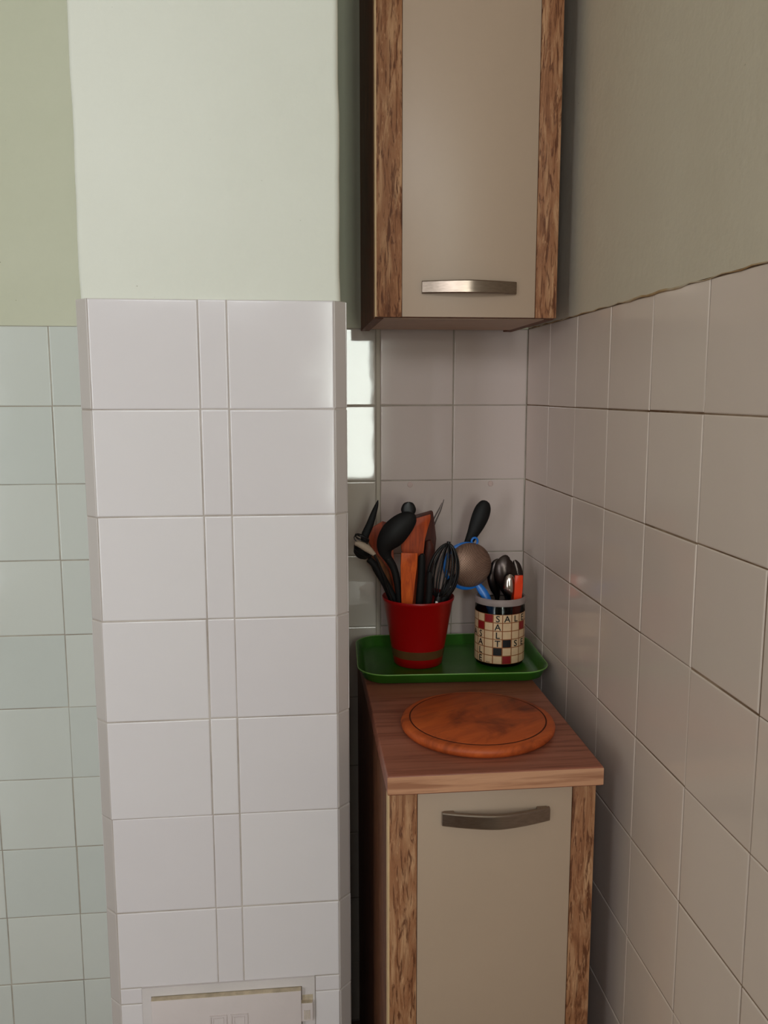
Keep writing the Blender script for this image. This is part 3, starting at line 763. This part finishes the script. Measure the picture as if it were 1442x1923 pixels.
# 7 wooden spatulas
t = utensil('wooden_spatula', 'bright orange-brown wooden spatula with flat square end in front', None, None, 'spatula')
bm = bmesh.new(); plate(bm, [(-.2762, -.1790, 1.0762), (-.2462, -.1790, 1.0750), (-.2470, -.1770, 1.0510), (-.2500, -.1740, 1.0230), (-.2530, -.1700, .9900), (-.2560, -.1660, .9600), (-.2560, -.1500, .8850), (-.2690, -.1500, .8850), (-.2745, -.1700, .9800), (-.2755, -.1730, 1.0090), (-.2770, -.1770, 1.0510)], .0055)
P('blade', bm, M['orange_wood'], t, autos=.6)
t = utensil('slant_spatula', 'orange-brown wooden spatula with slanted top edge behind the square-ended one', None, None, 'spatula')
bm = bmesh.new(); plate(bm, [(-.2490, -.1482, 1.1335), (-.2180, -.1488, 1.1420), (-.2175, -.1484, 1.1330), (-.2230, -.1474, 1.1150), (-.2290, -.1462, 1.0953), (-.2330, -.1437, 1.0464), (-.2381, -.1399, .9731), (-.2410, -.1330, .8850), (-.2520, -.1330, .8850), (-.2563, -.1399, .9735), (-.2660, -.1437, 1.0470), (-.2723, -.1453, 1.0778), (-.2725, -.1465, 1.1021)], .0050)
P('blade', bm, M['dark_orange_wood'], t, autos=.6)
t = utensil('dark_spatula', 'dark reddish wooden spatula whose edge shows behind the orange ones', None, None, 'spatula')
bm = bmesh.new(); plate(bm, [(-.2658, -.1180, 1.1195), (-.2477, -.1180, 1.1350), (-.2114, -.1180, 1.1450), (-.2085, -.1180, 1.1420), (-.2051, -.1175, 1.1185), (-.2017, -.1170, 1.0908), (-.2062, -.1160, 1.0414), (-.2146, -.1150, .9674), (-.2230, -.1140, .8850), (-.2387, -.1140, .8850), (-.2414, -.1150, .9681), (-.2470, -.1160, 1.0422), (-.2606, -.1170, 1.0919)], .0050)
P('blade', bm, M['red_wood'], t, autos=.6)
t = utensil('striped_spatula', 'reddish wooden spatula edge showing at the left of the big black spoon', None, None, 'spatula')
bm = bmesh.new(); plate(bm, [(-.3280, -.1000, 1.1080), (-.3020, -.1000, 1.1230), (-.2860, -.1000, 1.1180), (-.2820, -.1000, 1.0700), (-.2760, -.1000, .9800), (-.2660, -.1000, .8850), (-.2760, -.1000, .8850), (-.2900, -.1000, .9900), (-.3120, -.1000, 1.0500), (-.3290, -.1000, 1.0820)], .0045)
P('blade', bm, M['dark_orange_wood'], t, autos=.6)
# 8 two-pronged fork
t = utensil('carving_fork', 'thin two-pronged dark fork pointing up behind the spatulas', None, None, 'fork')
for p_ in ([(-.1882, -.100, 1.1567, .0006), (-.1945, -.1010, 1.1437, .0012), (-.2035, -.1020, 1.1270, .0014), (-.2080, -.1030, 1.1120, .0014)], [(-.1845, -.100, 1.1630, .0006), (-.1905, -.1010, 1.1436, .0012), (-.1985, -.1020, 1.1255, .0014), (-.2060, -.1030, 1.1080, .0016)]):
    P('prong', handle_loft(p_, .0013, seg=8), M['dark_steel'], t)
P('handle', handle_loft([(-.2072, -.1030, 1.1130, .0030), (-.2104, -.1030, 1.0954, .0036), (-.2138, -.1030, 1.0599, .0046), (-.2190, -.1020, .9687, .0052), (-.2230, -.1000, .8850, .0050)], .0038), M['black_gloss'], t)
# 9 balloon whisk
t = utensil('balloon_whisk', 'black nylon balloon whisk at the right of the red pot', None, None, 'whisk')
top = Vector((-.1893, -.1800, 1.0920)); bot = Vector((-.2075, -.1790, .9880)); ax = (top-bot).normalized(); side = ax.cross(Vector((0, 1, 0))).normalized(); dep = ax.cross(side).normalized()
LN = (top-bot).length
for i in range(7):
    a = PI*i/7 + .25; bm = bmesh.new(); pts = []
    for q in range(33):
        s = q/32; ph = s*2*PI - PI         # closed loop from handle over the top
        tt = abs(ph)/PI                     # 1 at handle, 0 at crown
        rad = .0275*math.sin(PI*min(1, (1-tt)**.9*1.0)**.75*1.0) if False else .0285*(math.sin(PI*(1-tt)**.62))**.85 * (1 if ph >= 0 else -1)
        h = LN*(1 - .985*(tt**1.55))
        if tt > .999: rad = 0
        pts.append(bot + ax*(h*1.0) + side*(rad*math.cos(a)) + dep*(.55*rad*math.sin(a)))
    tube(bm, [p for p in pts], .00165, 7); P('wire_loop', bm, M['black_gloss'], t)
bm = bmesh.new(); tube(bm, [tuple(bot+ax*.012), tuple(bot), (-.2140, -.1710, .9400), (-.2200, -.1600, .8850)], [.0050, .0070, .0075, .0070], 12); P('handle', bm, M['black_gloss'], t)
bm = bmesh.new(); tube(bm, [tuple(top-ax*.003), tuple(top+ax*.0035)], .0035, 10); P('crown_knot', bm, M['black_gloss'], t)
# 10 dark handles
t = utensil('brown_handled_utensil', 'dark brown wooden handle between the spatulas and the whisk', None, None, 'utensil')
P('handle', handle_loft([(-.2187, -.1300, 1.0890, .0050), (-.2160, -.1300, 1.0760, .0086), (-.2172, -.1300, 1.0553, .0094), (-.2228, -.1290, 1.0194, .0078), (-.2262, -.1270, .9715, .0074), (-.2300, -.1240, .8850, .0068)], .0048), M['red_wood'], t)
t = utensil('short_black_handle', 'short black handle right of the bright orange wooden spatula', None, None, 'utensil')
P('handle', handle_loft([(-.2374, -.1660, 1.0710, .0026), (-.2363, -.1660, 1.0640, .0066), (-.2369, -.1640, 1.0292, .0068), (-.2395, -.1600, .9769, .0072), (-.2420, -.1500, .8850, .0060)], .0045), M['black_plastic'], t)
t = utensil('low_black_handle', 'low black handle just above the front rim of the red pot', None, None, 'utensil')
P('handle', handle_loft([(-.2250, -.1870, 1.0420, .0030), (-.2245, -.1870, 1.0340, .0058), (-.2250, -.1860, 1.0050, .0066), (-.2275, -.1830, .9760, .0060), (-.2390, -.1680, .8900, .0054)], .0045), M['black_plastic'], t)
bm = bmesh.new(); plate(bm, [(-.2140, -.1890, .9865), (-.2105, -.1890, .9862), (-.2070, -.1888, .9790), (-.2140, -.1888, .9790)], .0006, bev=0); P('price_sticker', bm, M['white_paint'], t, label='small white sticker')
# 11 riveted knife handle
t = utensil('kitchen_knife', 'black knife handle with two white rivets at the right rim of the pot', None, None, 'knife')
P('handle', handle_loft([(-.1690, -.1540, 1.0270, .0030), (-.1735, -.1540, 1.0190, .0085), (-.1812, -.1540, 1.0060, .0112), (-.1912, -.1540, .9890, .0108), (-.1985, -.1530, .9650, .0085), (-.2050, -.1480, .9250, .0065), (-.2110, -.1430, .8850, .0060)], .0060), M['black_gloss'], t)
for x, z in ((-.1832, 1.0075), (-.1930, .9905)):
    bm = bmesh.new(); bmesh.ops.create_uvsphere(bm, u_segments=16, v_segments=8, radius=.0030)
    bmesh.ops.transform(bm, matrix=Matrix.Translation((x, -.1604, z)) @ Matrix.Diagonal((1, .45, 1, 1)), verts=bm.verts); P('rivet', bm, M['white_paint'], t, autos=2, label='white rivet')
# 12 tall black oval spoon leaning right behind the sieve
t = utensil('tall_oval_spoon', 'tall black oval spoon leaning right behind the sieve', None, None, 'spoon')
P('bowl', handle_loft([(-.1008, -.0902, 1.1580, .0030), (-.1020, -.0906, 1.1548, .0095), (-.1058, -.0918, 1.1440, .0152), (-.1115, -.0934, 1.1290, .0168), (-.1190, -.0951, 1.1115, .0150), (-.1268, -.0965, 1.0953, .0116), (-.1348, -.0980, 1.0800, .0086), (-.1440, -.0990, 1.0600, .0060)], .0028, cup=.006), M['black_plastic'], t)
P('handle', handle_loft([(-.1400, -.0985, 1.0700, .0068), (-.1478, -.1011, 1.0516, .0058), (-.1690, -.1053, 1.0110, .0054), (-.1900, -.1100, .9700, .0050), (-.2130, -.1163, .8900, .0054)], .0042), M['black_plastic'], t)

# ------------------------------------------------------------------ utensils in the jar
GJ = 'utensils standing in the glass jar'
JB = (JX, JY, FZ+.006)
t = thing('sieve', 'small round wire sieve with blue rim and handle standing in the jar', 'sieve', JB, GJ)
SC = Vector((-.1450, -.1300, 1.0391)); SR = .0440
n_ = Vector((.10, -1, .05)).normalized()
rot = n_.to_track_quat('Z', 'Y').to_matrix().to_4x4()
bm = bmesh.new(); pts = []
for i in range(48): a = 2*PI*i/48; pts.append(SC + rot.to_3x3() @ Vector((SR*math.cos(a), SR*math.sin(a), 0)))
ring = []
for i in range(48):
    a = 2*PI*i/48; ring.append([bm.verts.new(SC + rot.to_3x3() @ Vector((r_*math.cos(a), r_*math.sin(a), z_))) for r_, z_ in ((SR, -.005), (SR+.0018, -.0045), (SR+.0018, .0015), (SR, .0028), (SR-.0042, .0028), (SR-.0048, -.005))])
for i in range(48):
    a, b = ring[i], ring[(i+1) % 48]
    for q in range(6): bm.faces.new((a[q], a[(q+1) % 6], b[(q+1) % 6], b[q]))
P('rim', bm, M['blue_plastic'], t, label='blue plastic rim')
bm = bmesh.new(); R2 = .0425; lathe(bm, [(R2*math.cos(q*PI/20), .0190*math.sin(q*PI/20)) for q in range(10)] + [(0, .0190)], 48)
bmesh.ops.transform(bm, matrix=Matrix.Translation(SC + n_*.0030 + Vector((.0050, 0, .0020))) @ rot, verts=bm.verts)
P('gauze_bowl', bm, M['gauze'], t, autos=2, label='bulging brown-grey wire gauze')
P('handle', handle_loft([(-.1240, -.1310, 1.0030, .0060), (-.1165, -.1340, .9930, .0078), (-.1085, -.1380, .9800, .0078), (-.1010, -.1420, .9600, .0068), (-.0900, -.1480, .9200, .0055), (-.0850, -.1450, .8680, .0045)], .0032), M['blue_plastic'], t, label='blue plastic handle')
bm = bmesh.new(); tube(bm, [Vector((-.1300, -.1290, 1.0860)) + Vector((.0058*math.cos(q*PI/8), 0, .0068*math.sin(q*PI/8))) for q in range(16)], .0022, 8, closed=True); P('rest_hook', bm, M['blue_plastic'], t, label='blue rest loop')

def metal_spoon(name, label, bowl, hnd, mat, cup):
    t = thing(name, label, 'spoon', JB, GJ)
    P('bowl', handle_loft(bowl, .0011, cup=cup), mat, t); P('handle', handle_loft(hnd, .0016), mat, t)
metal_spoon('tablespoon', 'largest tarnished metal spoon standing bowl-up in the jar', [(-.0665, -.1400, 1.0574, .0030), (-.0700, -.1400, 1.0530, .0115), (-.0735, -.1400, 1.0402, .0190), (-.0715, -.1400, 1.0216, .0210), (-.0685, -.1400, 1.0029, .0172), (-.0660, -.1400, .9852, .0095), (-.0668, -.1400, .9730, .0046)],
            [(-.0665, -.1400, .9760, .0046), (-.0690, -.1400, .9400, .0038), (-.0760, -.1400, .8720, .0055)], M['dark_steel'], .0085)
metal_spoon('rear_spoon', 'metal spoon at the left of the jar with only its rim showing', [(-.0790, -.1150, 1.0470, .0030), (-.0851, -.1150, 1.0384, .0085), (-.0889, -.1150, 1.0176, .0125), (-.0866, -.1150, .9967, .0112), (-.0815, -.1150, .9776, .0062), (-.0810, -.1150, .9680, .0042)],
            [(-.0811, -.1150, .9720, .0042), (-.0830, -.1150, .9350, .0036), (-.0870, -.1200, .8680, .0050)], M['dark_steel'], .006)
metal_spoon('teaspoon', 'small shiny metal spoon in front beside the orange handle', [(-.0675, -.1590, 1.0274, .0026), (-.0683, -.1590, 1.0212, .0084), (-.0690, -.1590, 1.0067, .0114), (-.0676, -.1590, .9921, .0104), (-.0660, -.1580, .9796, .0056), (-.0664, -.1570, .9720, .0038)],
            [(-.0663, -.1572, .9740, .0038), (-.0675, -.1560, .9450, .0034), (-.0720, -.1540, .8700, .0045)], M['steel'], .0065)
metal_spoon('right_spoon', 'dark metal spoon at the right edge of the jar behind the orange handle', [(-.0500, -.1200, 1.0459, .0028), (-.0460, -.1200, 1.0354, .0085), (-.0430, -.1200, 1.0165, .0112), (-.0440, -.1200, .9955, .0104), (-.0480, -.1200, .9767, .0056), (-.0500, -.1200, .9680, .0040)],
            [(-.0495, -.1200, .9720, .0040), (-.0530, -.1200, .9400, .0034), (-.0620, -.1220, .8690, .0048)], M['dark_steel'], .006)
t = thing('orange_handled_knife', 'flat orange-red handle standing at the right of the jar', 'knife', JB, GJ)
bm = bmesh.new(); plate(bm, [(-.0604, -.1640, 1.0262), (-.0446, -.1640, 1.0262), (-.0450, -.1635, 1.0039), (-.0475, -.1625, .9676), (-.0560, -.1590, .8720), (-.0660, -.1590, .8720), (-.0620, -.1625, .9680), (-.0602, -.1635, 1.0042)], .0052, bev=.0014)
P('handle', bm, M['orange_plastic'], t, autos=.6)
